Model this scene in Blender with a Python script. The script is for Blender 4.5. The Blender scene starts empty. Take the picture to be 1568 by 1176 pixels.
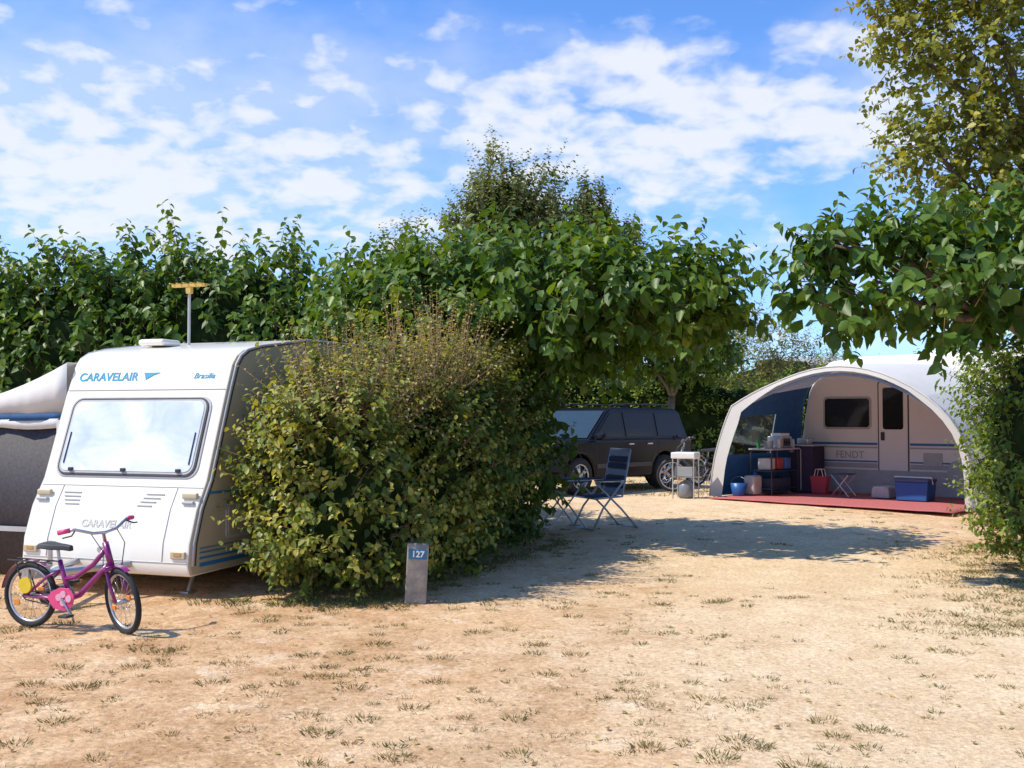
import bpy, math, random
import numpy as np
from mathutils import Vector, Matrix, noise
random.seed(7)
rng = np.random.default_rng(7)
scene = bpy.context.scene
scene.view_settings.view_transform = 'Standard'
scene.view_settings.look = 'None'
scene.view_settings.exposure = 0

def sm(t):
    t = max(0.0, min(1.0, t)); return t*t*(3-2*t)
def gz(x, y):
    z = -0.15*(1-sm((y-10)/9.0))
    if y < 60:
        z += 0.018*noise.noise(Vector((x*0.6, y*0.6, 0)))+0.008*noise.noise(Vector((x*2.3, y*2.3, 5)))
    return z

# ---------------------------------------------------------------- materials
def nt(name):
    m = bpy.data.materials.new(name); m.use_nodes = True
    n = m.node_tree; n.nodes.clear()
    return m, n.nodes, n.links
def mat(name, col, rough=.5, metal=0., var=.08, scale=8., bump=0., transl=0., spec=.5, coat=0.):
    m, N, L = nt(name)
    out = N.new('ShaderNodeOutputMaterial'); p = N.new('ShaderNodeBsdfPrincipled')
    tc = N.new('ShaderNodeTexCoord'); nz = N.new('ShaderNodeTexNoise')
    nz.inputs['Scale'].default_value = scale; nz.inputs['Detail'].default_value = 5
    L.new(tc.outputs['Object'], nz.inputs['Vector'])
    r = N.new('ShaderNodeValToRGB')
    r.color_ramp.elements[0].position = .3; r.color_ramp.elements[1].position = .7
    r.color_ramp.elements[0].color = (*[c*(1-var) for c in col], 1)
    r.color_ramp.elements[1].color = (*[min(1, c*(1+var)) for c in col], 1)
    L.new(nz.outputs['Fac'], r.inputs['Fac']); L.new(r.outputs['Color'], p.inputs['Base Color'])
    p.inputs['Roughness'].default_value = rough; p.inputs['Metallic'].default_value = metal
    p.inputs['Specular IOR Level'].default_value = spec
    p.inputs['Coat Weight'].default_value = coat
    if bump:
        b = N.new('ShaderNodeBump'); b.inputs['Strength'].default_value = bump; b.inputs['Distance'].default_value = .02
        L.new(nz.outputs['Fac'], b.inputs['Height']); L.new(b.outputs['Normal'], p.inputs['Normal'])
    if transl:
        t = N.new('ShaderNodeBsdfTranslucent'); L.new(r.outputs['Color'], t.inputs['Color'])
        mx = N.new('ShaderNodeMixShader'); mx.inputs['Fac'].default_value = transl
        L.new(p.outputs[0], mx.inputs[1]); L.new(t.outputs[0], mx.inputs[2]); L.new(mx.outputs[0], out.inputs[0])
    else:
        L.new(p.outputs[0], out.inputs[0])
    return m
def leafmat(name, cols, rough=.45, transl=.3, spec=.35):
    m, N, L = nt(name)
    out = N.new('ShaderNodeOutputMaterial'); p = N.new('ShaderNodeBsdfPrincipled')
    at = N.new('ShaderNodeAttribute'); at.attribute_name = 'rnd'
    r = N.new('ShaderNodeValToRGB'); e = r.color_ramp.elements
    for i, (pos, c) in enumerate(cols):
        if i < 2: el = e[i]; el.position = pos
        else: el = e.new(pos)
        el.color = (*c, 1)
    L.new(at.outputs['Fac'], r.inputs['Fac']); L.new(r.outputs['Color'], p.inputs['Base Color'])
    p.inputs['Roughness'].default_value = rough; p.inputs['Specular IOR Level'].default_value = spec
    if not transl:
        L.new(p.outputs[0], out.inputs[0]); return m
    t = N.new('ShaderNodeBsdfTranslucent')
    g = N.new('ShaderNodeMix'); g.data_type = 'RGBA'; g.blend_type = 'MULTIPLY'; g.inputs['Factor'].default_value = 1
    L.new(r.outputs['Color'], g.inputs['A']); g.inputs['B'].default_value = (1.8, 1.6, .4, 1)
    L.new(g.outputs['Result'], t.inputs['Color'])
    mx = N.new('ShaderNodeMixShader'); mx.inputs['Fac'].default_value = transl
    L.new(p.outputs[0], mx.inputs[1]); L.new(t.outputs[0], mx.inputs[2]); L.new(mx.outputs[0], out.inputs[0])
    return m

M_mul = leafmat('mulberry_leaf', [(0, (.04, .09, .014)), (1, (.27, .31, .04)), (.45, (.08, .155, .02)), (.8, (.15, .235, .03))], rough=.42, spec=.35)
M_mul_shade = leafmat('mulberry_leaf_shaded', [(0, (.035, .075, .014)), (1, (.14, .20, .03)), (.5, (.06, .12, .02))])  # shaded copy of the leaf: darker colours stand for shade under the tree
M_hed = leafmat('hedge_leaf', [(0, (.05, .085, .02)), (1, (.48, .43, .09)), (.40, (.085, .14, .025)), (.7, (.20, .25, .04))])
M_hedr = leafmat('glossy_hedge_leaf', [(0, (.06, .13, .02)), (1, (.30, .38, .06)), (.5, (.13, .22, .03))])
M_lime = leafmat('lime_leaf', [(0, (.075, .105, .03)), (1, (.28, .28, .08)), (.5, (.13, .17, .04))])
M_elm = leafmat('elm_leaf', [(0, (.11, .14, .02)), (1, (.46, .38, .05)), (.5, (.22, .25, .035))])
M_far = leafmat('far_leaf', [(0, (.11, .13, .05)), (1, (.34, .32, .14)), (.5, (.19, .22, .08))])
M_brown = leafmat('dry_flower_leaf', [(0, (.22, .15, .06)), (1, (.60, .50, .24)), (.5, (.38, .32, .12))])
M_straw = leafmat('straw', [(0, (.28, .18, .09)), (1, (.84, .68, .44)), (.5, (.60, .42, .23))], rough=.8, transl=0)
M_grass = leafmat('grass_blade', [(0, (.10, .13, .03)), (1, (.36, .23, .10)), (.5, (.20, .165, .055))], rough=.8, transl=0, spec=.1)
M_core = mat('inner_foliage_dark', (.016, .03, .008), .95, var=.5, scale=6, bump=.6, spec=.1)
M_bark = mat('bark', (.15, .12, .08), .9, var=.35, scale=12, bump=.8)
M_twig = mat('twig', (.16, .10, .05), .8, var=.2)

# ---------------------------------------------------------------- builders
def empty(name, loc, rz=0, parent=None, scale=1):
    o = bpy.data.objects.new(name, None); o.location = loc; o.rotation_euler = (0, 0, rz); o.scale = (scale,)*3
    scene.collection.objects.link(o)
    if parent: o.parent = parent
    return o
class B:
    def __init__(s): s.v = []; s.f = []
    def add(s, v, f):
        k = len(s.v); s.v += [tuple(p) for p in v]; s.f += [tuple(i+k for i in q) for q in f]; return s
    def box(s, c, d, M=None):
        vs = []
        for x in (-.5, .5):
            for y in (-.5, .5):
                for z in (-.5, .5):
                    p = Vector((x*d[0], y*d[1], z*d[2]))
                    if M is not None: p = M @ p
                    vs.append(p+Vector(c))
        return s.add(vs, [(0, 1, 3, 2), (4, 6, 7, 5), (0, 4, 5, 1), (2, 3, 7, 6), (0, 2, 6, 4), (1, 5, 7, 3)])
    def tube(s, pts, r, seg=8, closed=False):
        pts = [Vector(p) for p in pts]; n = len(pts)
        if not hasattr(r, '__len__'): r = [r]*n
        vs = []; prev = None
        for i, p in enumerate(pts):
            if closed: t = pts[(i+1) % n]-pts[i-1]
            else: t = pts[min(i+1, n-1)]-pts[max(i-1, 0)]
            t.normalize()
            if prev is None:
                a = Vector((0, 0, 1)) if abs(t.z) < .9 else Vector((1, 0, 0))
                e = t.cross(a).normalized()
            else:
                e = (prev-t*prev.dot(t)).normalized()
            prev = e; g = t.cross(e)
            for k in range(seg):
                an = 2*math.pi*k/seg
                vs.append(p+(e*math.cos(an)+g*math.sin(an))*r[i])
        fs = []
        for i in range(n if closed else n-1):
            j = (i+1) % n
            for k in range(seg):
                k2 = (k+1) % seg
                fs.append((i*seg+k, i*seg+k2, j*seg+k2, j*seg+k))
        if not closed:
            fs.append(tuple(range(seg-1, -1, -1))); fs.append(tuple((n-1)*seg+k for k in range(seg)))
        return s.add(vs, fs)
    def ring(s, c, R, r, n=32, seg=8, ax='y'):
        pts = []
        for i in range(n):
            a = 2*math.pi*i/n; q = (R*math.cos(a), R*math.sin(a))
            pts.append(Vector(c)+(Vector((q[0], 0, q[1])) if ax == 'y' else Vector((q[0], q[1], 0))))
        return s.tube(pts, r, seg, True)
    def prism(s, prof, y0, y1, y0t=None, y1t=None, zr=None):
        n = len(prof); vs = []
        for side, (a, b) in enumerate(((y0, y0t), (y1, y1t))):
            for x, z in prof:
                y = a if b is None else a+(b-a)*(z-zr[0])/(zr[1]-zr[0])
                vs.append((x, y, z))
        fs = [tuple(range(n)), tuple(range(2*n-1, n-1, -1))]
        for i in range(n):
            j = (i+1) % n; fs.append((i, i+n, j+n, j))
        return s.add(vs, fs)
    def xf(s, M):
        s.v = [tuple(M @ Vector(p)) for p in s.v]; return s
    def obj(s, name, m, parent=None, bevel=0, smooth=False, loc=None, seg=2):
        me = bpy.data.meshes.new(name); me.from_pydata(s.v, [], s.f); me.update()
        import bmesh
        bm = bmesh.new(); bm.from_mesh(me); bmesh.ops.recalc_face_normals(bm, faces=bm.faces); bm.to_mesh(me); bm.free()
        ms = m if isinstance(m, (list, tuple)) else [m]
        for q in ms: me.materials.append(q)
        o = bpy.data.objects.new(name, me); scene.collection.objects.link(o)
        if parent: o.parent = parent
        if loc: o.location = loc
        if smooth: me.polygons.foreach_set('use_smooth', [True]*len(me.polygons))
        if bevel:
            b = o.modifiers.new('bevel', 'BEVEL'); b.width = bevel; b.segments = seg; b.limit_method = 'ANGLE'; b.angle_limit = math.radians(35)
            me.polygons.foreach_set('use_smooth', [True]*len(me.polygons))
            w = o.modifiers.new('wn', 'WEIGHTED_NORMAL'); w.keep_sharp = False
        return o
def rrect(y0, y1, z0, z1, r, n=5):
    pts = []
    for cx, cy, a0 in ((y1-r, z1-r, 0), (y0+r, z1-r, 90), (y0+r, z0+r, 180), (y1-r, z0+r, 270)):
        for i in range(n+1):
            a = math.radians(a0+90*i/n); pts.append((cx+r*math.cos(a), cy+r*math.sin(a)))
    return pts
def slab(pts3, nrm, th):
    b = B(); n = len(pts3); nrm = Vector(nrm).normalized()
    vs = [Vector(p) for p in pts3]+[Vector(p)+nrm*th for p in pts3]
    fs = [tuple(range(n)), tuple(range(2*n-1, n-1, -1))]+[(i, (i+1) % n, (i+1) % n+n, i+n) for i in range(n)]
    return b.add(vs, fs)
def text(name, s, size, M, m, parent, ext=.0015, shear=0, off=.002):
    cu = bpy.data.curves.new(name, 'FONT'); cu.body = s; cu.size = size; cu.extrude = ext; cu.align_x = 'CENTER'; cu.align_y = 'CENTER'; cu.shear = shear
    cu.offset = off
    o = bpy.data.objects.new(name+'_tmp', cu); scene.collection.objects.link(o)
    dg = bpy.context.evaluated_depsgraph_get(); me = bpy.data.meshes.new_from_object(o.evaluated_get(dg))
    bpy.data.objects.remove(o); me.transform(M); me.materials.clear(); me.materials.append(m)
    t = bpy.data.objects.new(name, me); scene.collection.objects.link(t); t.parent = parent
    return t
def norm(a): return a/np.maximum(np.linalg.norm(a, axis=-1, keepdims=True), 1e-9)

def fast_mesh(name, V, tmpl, nper, m, parent, rnd=None):
    N, k, _ = V.shape
    me = bpy.data.meshes.new(name)
    me.vertices.add(N*k); me.vertices.foreach_set('co', V.reshape(-1).astype(np.float32))
    flat = np.concatenate([np.array(t) for t in tmpl]); ll = len(flat)
    idx = (flat[None, :]+(np.arange(N)*k)[:, None]).reshape(-1)
    starts = np.cumsum([0]+[len(t) for t in tmpl])[:-1]
    st = (starts[None, :]+(np.arange(N)*ll)[:, None]).reshape(-1)
    me.loops.add(N*ll); me.loops.foreach_set('vertex_index', idx.astype(np.int32))
    me.polygons.add(N*len(tmpl)); me.polygons.foreach_set('loop_start', st.astype(np.int32))
    me.update(calc_edges=True)
    if rnd is not None:
        a = me.attributes.new('rnd', 'FLOAT', 'FACE'); a.data.foreach_set('value', np.repeat(rnd, len(tmpl)).astype(np.float32))
    me.materials.append(m)
    o = bpy.data.objects.new(name, me); scene.collection.objects.link(o)
    if parent: o.parent = parent
    return o
def leaves(name, pos, axis, nrm, size, width, m, parent, rnd, fold=.10, simple=False):
    a = norm(axis); b = norm(np.cross(nrm, a)); n = np.cross(a, b); s = size[:, None]
    def P(t, u, h): return pos+s*(a*t+b*u*width+n*h)
    if simple:
        V = np.stack([P(0, 0, 0), P(.45, .5, fold), P(1, 0, -.1), P(.45, -.5, fold)], 1)
        return fast_mesh(name, V, [(0, 2, 1), (0, 3, 2)], 4, m, parent, rnd)
    V = np.stack([P(0, 0, 0), P(.28, .5, fold), P(.66, .40, fold*.5), P(1, 0, -.15), P(.66, -.40, fold*.5), P(.28, -.5, fold), P(.5, 0, 0)], 1)
    return fast_mesh(name, V, [(0, 6, 3, 2, 1), (0, 5, 4, 3, 6)], 7, m, parent, rnd)

def crown(root, blobs, m, nsh, nl, L, size, width=.75, up=.6, pw=1., depth=.35, amp=.18, freq=.9, droop=.5, fill=0, fillsize=None,
          core=0, zmin=.1, twig=True, rj=.55, rbias=0., name='foliage', simple=False):
    bl = np.array(blobs, float)
    area = (bl[:, 3]*bl[:, 4]+bl[:, 3]*bl[:, 5]+bl[:, 4]*bl[:, 5]); pr = area/area.sum()
    def sample(n, lo, hi):
        out = []; outd = []
        got = 0
        while got < n:
            k = n*2
            i = rng.choice(len(bl), k, p=pr); u = norm(rng.normal(size=(k, 3)))
            v = np.sign(u)*np.abs(u)**pw
            rr = hi-(hi-lo)*rng.random(k)**1.6
            p0 = bl[i, :3]+bl[i, 3:]*v
            nzv = np.array([noise.noise(Vector(q)*freq)+.5*noise.noise(Vector(q)*freq*2.7) for q in p0])
            rr = rr*(1+amp*nzv*1.6)
            p = bl[i, :3]+bl[i, 3:]*v*rr[:, None]
            ok = p[:, 2] > zmin
            for j in range(len(bl)):
                q = np.abs((p-bl[j, :3])/bl[j, 3:])**(2/pw)
                ok &= ~((q.sum(1) < rj) & (i != j))
            d = norm(v/bl[i, 3:])
            out.append(p[ok]); outd.append(d[ok]); got += ok.sum()
            if not ok.any(): break
        return np.concatenate(out)[:n], np.concatenate(outd)[:n]
    p, o = sample(nsh, 1-depth, 1.)
    n = len(p)
    d = norm(o+np.array([0, 0, up])+rng.normal(size=(n, 3))*.35)
    Ls = L*(.5+rng.random(n))
    t = (np.arange(nl)+.6)/nl
    pos = p[:, None]+d[:, None]*(Ls[:, None, None]*t[None, :, None])
    e1 = norm(np.cross(d, rng.normal(size=(n, 3)))); e2 = np.cross(d, e1)
    az = np.arange(nl)*2.4+rng.random((n, 1))*6.28
    rad = np.cos(az)[..., None]*e1[:, None]+np.sin(az)[..., None]*e2[:, None]
    axis = rad*.85+d[:, None]*.35+np.array([0, 0, -droop])+rng.normal(size=rad.shape)*.2
    nr = np.array([0, 0, 1.])+rng.normal(size=rad.shape)*.45+o[:, None]*.45
    sz = size*(.6+.6*rng.random((n, nl)))*(1.1-.45*t[None, :])
    lowf = np.array([noise.noise(Vector(q)*.9+Vector((11, 3, 5))) for q in p])[:, None]
    crnd = rng.random((n, 1))*.4+rng.random((n, nl))*.4+.15*t[None, :]+rbias+lowf*.35
    pos = pos.reshape(-1, 3); axis = axis.reshape(-1, 3); nr = nr.reshape(-1, 3); sz = sz.reshape(-1); cr = np.clip(crnd.reshape(-1), 0, 1)
    if fill:
        fp, fo = sample(fill, .35, .92)
        pos = np.concatenate([pos, fp]); axis = np.concatenate([axis, fo*.5+rng.normal(size=fp.shape)*.6+np.array([0, 0, -.4])])
        nr = np.concatenate([nr, rng.normal(size=fp.shape)+fo+np.array([0, 0, .5])])
        sz = np.concatenate([sz, (fillsize or size*1.2)*(.6+.6*rng.random(len(fp)))]); cr = np.concatenate([cr, rng.random(len(fp))*.5])
    leaves(name, pos, axis, nr, sz, width, m, root, cr, simple=simple)
    if twig:
        r = .005+.004*rng.random(n); q0 = p-d*.25*L; q1 = p+d*Ls[:, None]
        V = []
        for k in range(3):
            c = math.cos(k*2.094)*e1+math.sin(k*2.094)*e2; V.append(q0+c*r[:, None])
        V.append(q1); V = np.stack(V, 1)
        fast_mesh(name+'_twigs', V, [(0, 1, 3), (1, 2, 3), (2, 0, 3)], 4, M_twig, root)
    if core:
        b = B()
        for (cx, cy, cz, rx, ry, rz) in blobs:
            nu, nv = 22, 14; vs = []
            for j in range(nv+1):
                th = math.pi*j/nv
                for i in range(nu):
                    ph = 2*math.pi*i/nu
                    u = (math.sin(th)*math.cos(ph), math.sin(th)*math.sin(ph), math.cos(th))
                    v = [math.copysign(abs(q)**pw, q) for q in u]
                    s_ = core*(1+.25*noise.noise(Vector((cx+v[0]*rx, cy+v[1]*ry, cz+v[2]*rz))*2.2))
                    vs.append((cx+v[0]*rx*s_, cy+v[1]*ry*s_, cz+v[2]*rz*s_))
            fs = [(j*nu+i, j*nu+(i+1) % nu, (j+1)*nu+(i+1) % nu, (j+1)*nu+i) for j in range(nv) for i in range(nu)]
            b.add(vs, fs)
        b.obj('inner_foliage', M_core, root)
def wood(root, base, fork, targets, r0, name='trunk'):
    b = B(); base = Vector(base); fork = Vector(fork)
    pts = [base+(fork-base)*t+Vector((noise.noise(base+Vector((t*3, 0, 0)))*.12*math.sin(t*3.1), noise.noise(base+Vector((0, t*3, 4)))*.12*math.sin(t*3.1), 0)) for t in (0, .06, .2, .4, .6, .8, 1)]
    b.tube(pts, [r0*1.5, r0*1.15, r0, r0*.93, r0*.88, r0*.85, r0*.95], 10)
    for tg in targets:
        tg = Vector(tg); v = tg-fork; L = v.length
        pp = []; rr = []
        for k in range(7):
            t = k/6
            q = fork+v*t+Vector((0, 0, math.sin(t*3.14)*L*.10))+Vector((noise.noise(tg+Vector((t*4, 0, 0))), noise.noise(tg+Vector((0, t*4, 0))), noise.noise(tg+Vector((0, 0, t*4)))))*.12*L*math.sin(t*3.14)
            pp.append(q); rr.append(r0*(.6-.48*t))
        b.tube(pp, rr, 7)
        for k in (2, 3, 4, 5):
            q = pp[k]; e = q+(v.normalized()+Vector([random.uniform(-1, 1) for _ in range(3)])*.8+Vector((0, 0, .4))).normalized()*min(.6, L*.35)
            b.tube([q, (q+e)/2+Vector((0, 0, .04)), e], [rr[k]*.55, rr[k]*.35, .008], 5)
    return b.obj(name, M_bark, root, smooth=True)

# ---------------------------------------------------------------- ground
def ground():
    xs = np.concatenate([-np.geomspace(3000, 13, 26), np.arange(-12, 14.01, .16), np.geomspace(15, 3000, 26)])
    ys = np.concatenate([-np.geomspace(300, 2, 12), np.arange(0, 26, .16), np.geomspace(27, 4000, 30)])
    nx, ny = len(xs), len(ys)
    v = [(x, y, gz(x, y)) for y in ys for x in xs]
    f = [(j*nx+i, j*nx+i+1, (j+1)*nx+i+1, (j+1)*nx+i) for j in range(ny-1) for i in range(nx-1)]
    me = bpy.data.meshes.new('ground'); me.from_pydata(v, [], f); me.update()
    me.polygons.foreach_set('use_smooth', [True]*len(f))
    m, N, L = nt('dry_sandy_ground')
    out = N.new('ShaderNodeOutputMaterial'); p = N.new('ShaderNodeBsdfPrincipled'); L.new(p.outputs[0], out.inputs[0])
    p.inputs['Roughness'].default_value = .95; p.inputs['Specular IOR Level'].default_value = .1
    tc = N.new('ShaderNodeTexCoord')
    def nz(sc, det=6, rough=.6, dist=0):
        n = N.new('ShaderNodeTexNoise'); n.inputs['Scale'].default_value = sc; n.inputs['Detail'].default_value = det
        n.inputs['Roughness'].default_value = rough; n.inputs['Distortion'].default_value = dist
        L.new(tc.outputs['Object'], n.inputs['Vector']); return n.outputs['Fac']
    def ramp(fac, a, b, ca=(0, 0, 0), cb=(1, 1, 1)):
        r = N.new('ShaderNodeValToRGB'); r.color_ramp.elements[0].position = a; r.color_ramp.elements[1].position = b
        r.color_ramp.elements[0].color = (*ca, 1); r.color_ramp.elements[1].color = (*cb, 1); L.new(fac, r.inputs['Fac']); return r.outputs['Color']
    def mix(f, a, b, bt='MIX'):
        x = N.new('ShaderNodeMix'); x.data_type = 'RGBA'; x.blend_type = bt
        if isinstance(f, float): x.inputs['Factor'].default_value = f
        else: L.new(f, x.inputs['Factor'])
        for s_, q in (('A', a), ('B', b)):
            if isinstance(q, tuple): x.inputs[s_].default_value = (*q, 1)
            else: L.new(q, x.inputs[s_])
        return x.outputs['Result']
    def math_(op, a, b=None):
        x = N.new('ShaderNodeMath'); x.operation = op
        for i, q in enumerate((a, b)):
            if q is None: continue
            if isinstance(q, (int, float)): x.inputs[i].default_value = q
            else: L.new(q, x.inputs[i])
        return x.outputs[0]
    sx = N.new('ShaderNodeSeparateXYZ'); L.new(tc.outputs['Object'], sx.inputs[0])
    cx = math_('ABSOLUTE', math_('SUBTRACT', sx.outputs['X'], 3.2))
    dm = math_('ADD', math_('DIVIDE', cx, 4.4), math_('MULTIPLY', math_('SUBTRACT', nz(.55, 4), .5), 1.6))
    drive = ramp(dm, .25, .95, (1, 1, 1), (0, 0, 0))
    sand = ramp(nz(3, 7, .65), .35, .68, (.76, .56, .34), (.90, .71, .47))
    dry = ramp(nz(2.2, 7, .7, .6), .34, .66, (.58, .34, .17), (.84, .59, .35))
    col = mix(drive, dry, sand)
    patch = ramp(nz(1.3, 7, .78, .4), .50, .60)
    pf = math_('MULTIPLY', patch, math_('SUBTRACT', .7, math_('MULTIPLY', drive, .5)))
    col = mix(pf, col, (.48, .28, .13))
    pale = ramp(nz(1.9, 7, .75, .2), .56, .66)
    col = mix(math_('MULTIPLY', pale, .65), col, (.90, .73, .52))
    gr = ramp(nz(6.0, 7, .82, .4), .56, .64)
    grb = ramp(nz(.7, 3, .6), .38, .58)
    col = mix(math_('MULTIPLY', math_('MULTIPLY', gr, grb), math_('SUBTRACT', .75, math_('MULTIPLY', drive, .4))), col, (.31, .23, .10))
    fine = ramp(nz(26, 5, .85), .32, .68, (.58, .54, .50), (1.3, 1.3, 1.3))
    col = mix(.9, col, fine, 'MULTIPLY')
    L.new(col, p.inputs['Base Color'])
    h = math_('ADD', math_('MULTIPLY', nz(38, 5, .8), .5), nz(7, 6, .7))
    b = N.new('ShaderNodeBump'); b.inputs['Strength'].default_value = .75; b.inputs['Distance'].default_value = .035
    L.new(h, b.inputs['Height']); L.new(b.outputs['Normal'], p.inputs['Normal'])
    me.materials.append(m)
    o = bpy.data.objects.new('ground', me); scene.collection.objects.link(o)
ground()

def grass():
    P = []; A = []; S = []; C = []
    def tuft(x, y, n, h, green, spread):
        for _ in range(n):
            a = random.uniform(0, 6.28); r = spread*random.random()**.7
            px, py = x+math.cos(a)*r, y+math.sin(a)*r*.8
            P.append((px, py, gz(px, py)-.004)); l = random.uniform(.4, 2.2)
            A.append((math.cos(a)*l, math.sin(a)*l, 1)); S.append(h*random.uniform(.5, 1.2)); C.append(min(1, max(0, random.gauss(.8-green*.8, .15))))
    for _ in range(2600):
        y = 4.3+13*random.random()**1.25; x = random.uniform(-.62, .62)*y+.2*random.gauss(0, 1)
        dens = .3+.9*noise.noise(Vector((x*.9, y*.9, 9)))
        if abs(x-3.2) < 1.5 and random.random() < .6: continue
        if random.random() > dens+.35: continue
        s_ = random.random()**2.2
        tuft(x, y, int(12+70*s_), random.uniform(.018, .034)+.014*s_, random.uniform(.1, 1), .02+.085*s_)
    for _ in range(230):
        t = random.random(); x = -1.45+t*2.1+random.gauss(0, .12); y = 9.3+t*4.4+random.gauss(0, .15)-.1
        tuft(x, y, 20, .05, random.uniform(.3, 1), .1)
    for _ in range(90):
        tuft(random.gauss(-1.7, .5), random.gauss(9.35, .16), 20, .06, random.uniform(.4, 1), .1)
    for _ in range(420):
        y = random.uniform(8, 13.5); x = .44*y+random.gauss(0, .4)+.2
        tuft(x, y, 18, .045, random.uniform(.2, .9), .10)
    for _ in range(160):
        y = random.uniform(20, 25); x = random.uniform(1, 6); tuft(x, y, 14, .09, random.uniform(.2, .9), .2)
    P = np.array(P); A = np.array(A); S = np.array(S); C = np.array(C)
    leaves('grass_tufts', P, A, rng.normal(size=P.shape)+np.array([0, 0, .3]), S, .13, M_grass, None, C, 0, simple=True)
    n = 42000
    y = 4.2+14*rng.random(n)**1.7; x = (rng.random(n)-.5)*1.3*y
    k = np.array([noise.noise(Vector((a*1.1, b*1.1, 3)))+.6*noise.noise(Vector((a*3.1, b*3.1, 7))) for a, b in zip(x, y)])
    keep = (k+rng.normal(size=n)*.25 > -.02) & ((np.abs(x-3.2) > 1.7) | (rng.random(n) < .3))
    x, y = x[keep], y[keep]; n = len(x)
    z = np.array([gz(a, b) for a, b in zip(x, y)])+.006
    an = rng.random(n)*6.28
    ax = np.stack([np.cos(an), np.sin(an), rng.normal(size=n)*.15+.08], 1)
    leaves('straw_litter', np.stack([x, y, z], 1), ax, np.array([0, 0, 1.])+rng.normal(size=(n, 3))*.3, .02+.035*rng.random(n), .09, M_straw, None, rng.random(n), 0, simple=True)
    n = 500
    y = 5+11*rng.random(n); x = (rng.random(n)-.5)*1.2*y; z = np.array([gz(a, b) for a, b in zip(x, y)])+.010
    leaves('fallen_leaves', np.stack([x, y, z], 1), norm(rng.normal(size=(n, 3))*np.array([1, 1, .15])), np.array([0, 0, 1.])+rng.normal(size=(n, 3))*.35, .018+.03*rng.random(n), .6, M_brown, None, rng.random(n))
grass()

# ---------------------------------------------------------------- vegetation
h = empty('hedge', (0, 0, 0))
HB = [(-1.62, 10.15, .85, .72, .85, .98), (-1.1, 11.2, .92, .72, .9, 1.12), (-.75, 12.3, 1.0, .74, .9, 1.2), (-.45, 13.4, 1.0, .76, .9, 1.25), (-2.0, 10.3, .98, .45, .5, .6)]
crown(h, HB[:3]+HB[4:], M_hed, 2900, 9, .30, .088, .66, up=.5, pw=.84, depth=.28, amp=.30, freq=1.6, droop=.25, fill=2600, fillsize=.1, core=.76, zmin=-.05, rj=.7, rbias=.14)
crown(h, HB[2:4], M_mul_shade, 800, 9, .22, .10, .66, up=.3, pw=.80, depth=.2, amp=.2, freq=1.5, droop=.3, fill=900, fillsize=.1, core=.80, zmin=-.05, rj=.75, name='foliage_rear')
crown(h, [(-1.75, 10.15, 1.25, .5, .6, .45), (-1.5, 10.3, 1.55, .55, .7, .3), (-1.0, 11.1, 1.8, .6, .8, .25)], M_hed, 170, 12, .65, .065, .6, up=1.2, depth=.5, amp=.1, zmin=1.0, droop=.1, name='long_shoots', rbias=.35)
crown(h, [(-1.6, 10.1, 1.6, .58, .7, .3), (-1.0, 11.1, 1.9, .6, .8, .3), (-.7, 12.0, 2.0, .5, .6, .25)], M_brown, 380, 14, .62, .045, .6, up=1.3, depth=.5, amp=.1, zmin=1.4, droop=0, name='dry_flower_shoots')
b = B()
for i in range(16):
    t = i/15; x, y = -1.75+t*1.4, 10+t*3.4
    b.tube([(x+random.uniform(-.2, .2), y, -.2), (x+random.uniform(-.3, .3), y, .5), (x+random.uniform(-.4, .4), y, 1.2)], [.03, .022, .012], 6)
b.obj('stems', M_bark, h)

def tree(name, base, fork, blobs, r0, m, **k):
    e = empty(name, (0, 0, 0))
    wood(e, base, fork, [(q[0], q[1], q[2]) for q in blobs], r0)
    crown(e, blobs, m, **k); return e
e = tree('mulberry_tree', (-.25, 14.3, -.1), (-.1, 14.2, 1.9),
     [(-.6, 14.2, 2.95, 1.15, 1.3, .80), (-1.75, 14.6, 2.7, 1.0, 1.1, .72), (.75, 13.8, 3.0, 1.0, 1.4, .66), (1.8, 13.4, 3.0, .85, 1.3, .45), (2.5, 13.6, 2.95, .45, .9, .35), (.6, 14.4, 2.65, .8, .9, .5), (1.1, 12.7, 2.85, .7, .7, .4)],
     .15, M_mul, nsh=980, nl=11, L=.55, size=.205, width=.62, up=.7, depth=.55, amp=.34, freq=1.2, droop=.75, fill=1700, fillsize=.19, zmin=2.2)
crown(e, [(-.5, 14.6, 1.6, .8, .6, 1.1), (.05, 14.2, 1.35, .5, .6, 1.2)], M_mul_shade, nsh=330, nl=10, L=.38, size=.16, up=.2, depth=.4, amp=.2, droop=.5, fill=500, core=.66, zmin=.1, name='lower_foliage')
rowb = [(-11.5, 17.5, 1.9, 1.9, 1.5, 1.95), (-9.0, 16.8, 2.0, 1.9, 1.5, 1.95), (-6.6, 16.5, 2.0, 1.8, 1.4, 1.95), (-4.5, 16.4, 2.0, 1.7, 1.3, 1.95), (-2.7, 16.4, 1.8, 1.3, 1.2, 1.65)]
for i, q in enumerate(rowb):
    e = empty('mulberry_tree', (0, 0, 0))
    wood(e, (q[0], q[1], -.15), (q[0]+.05, q[1], 1.5), [(q[0]-.8, q[1], 2.8), (q[0]+.8, q[1]-.2, 2.9), (q[0], q[1]+.6, 3.1), (q[0], q[1]-.7, 2.6)], .14)
    crown(e, [q, (q[0]+random.uniform(-.5, .5), q[1], q[2]+1.15, q[3]*.6, q[4]*.6, .75)], M_mul, nsh=560, nl=10, L=.52, size=.195, width=.62, up=.9, pw=.85, depth=.3, amp=.24, freq=1., droop=.75, fill=400, core=.74, zmin=.1)
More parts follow.
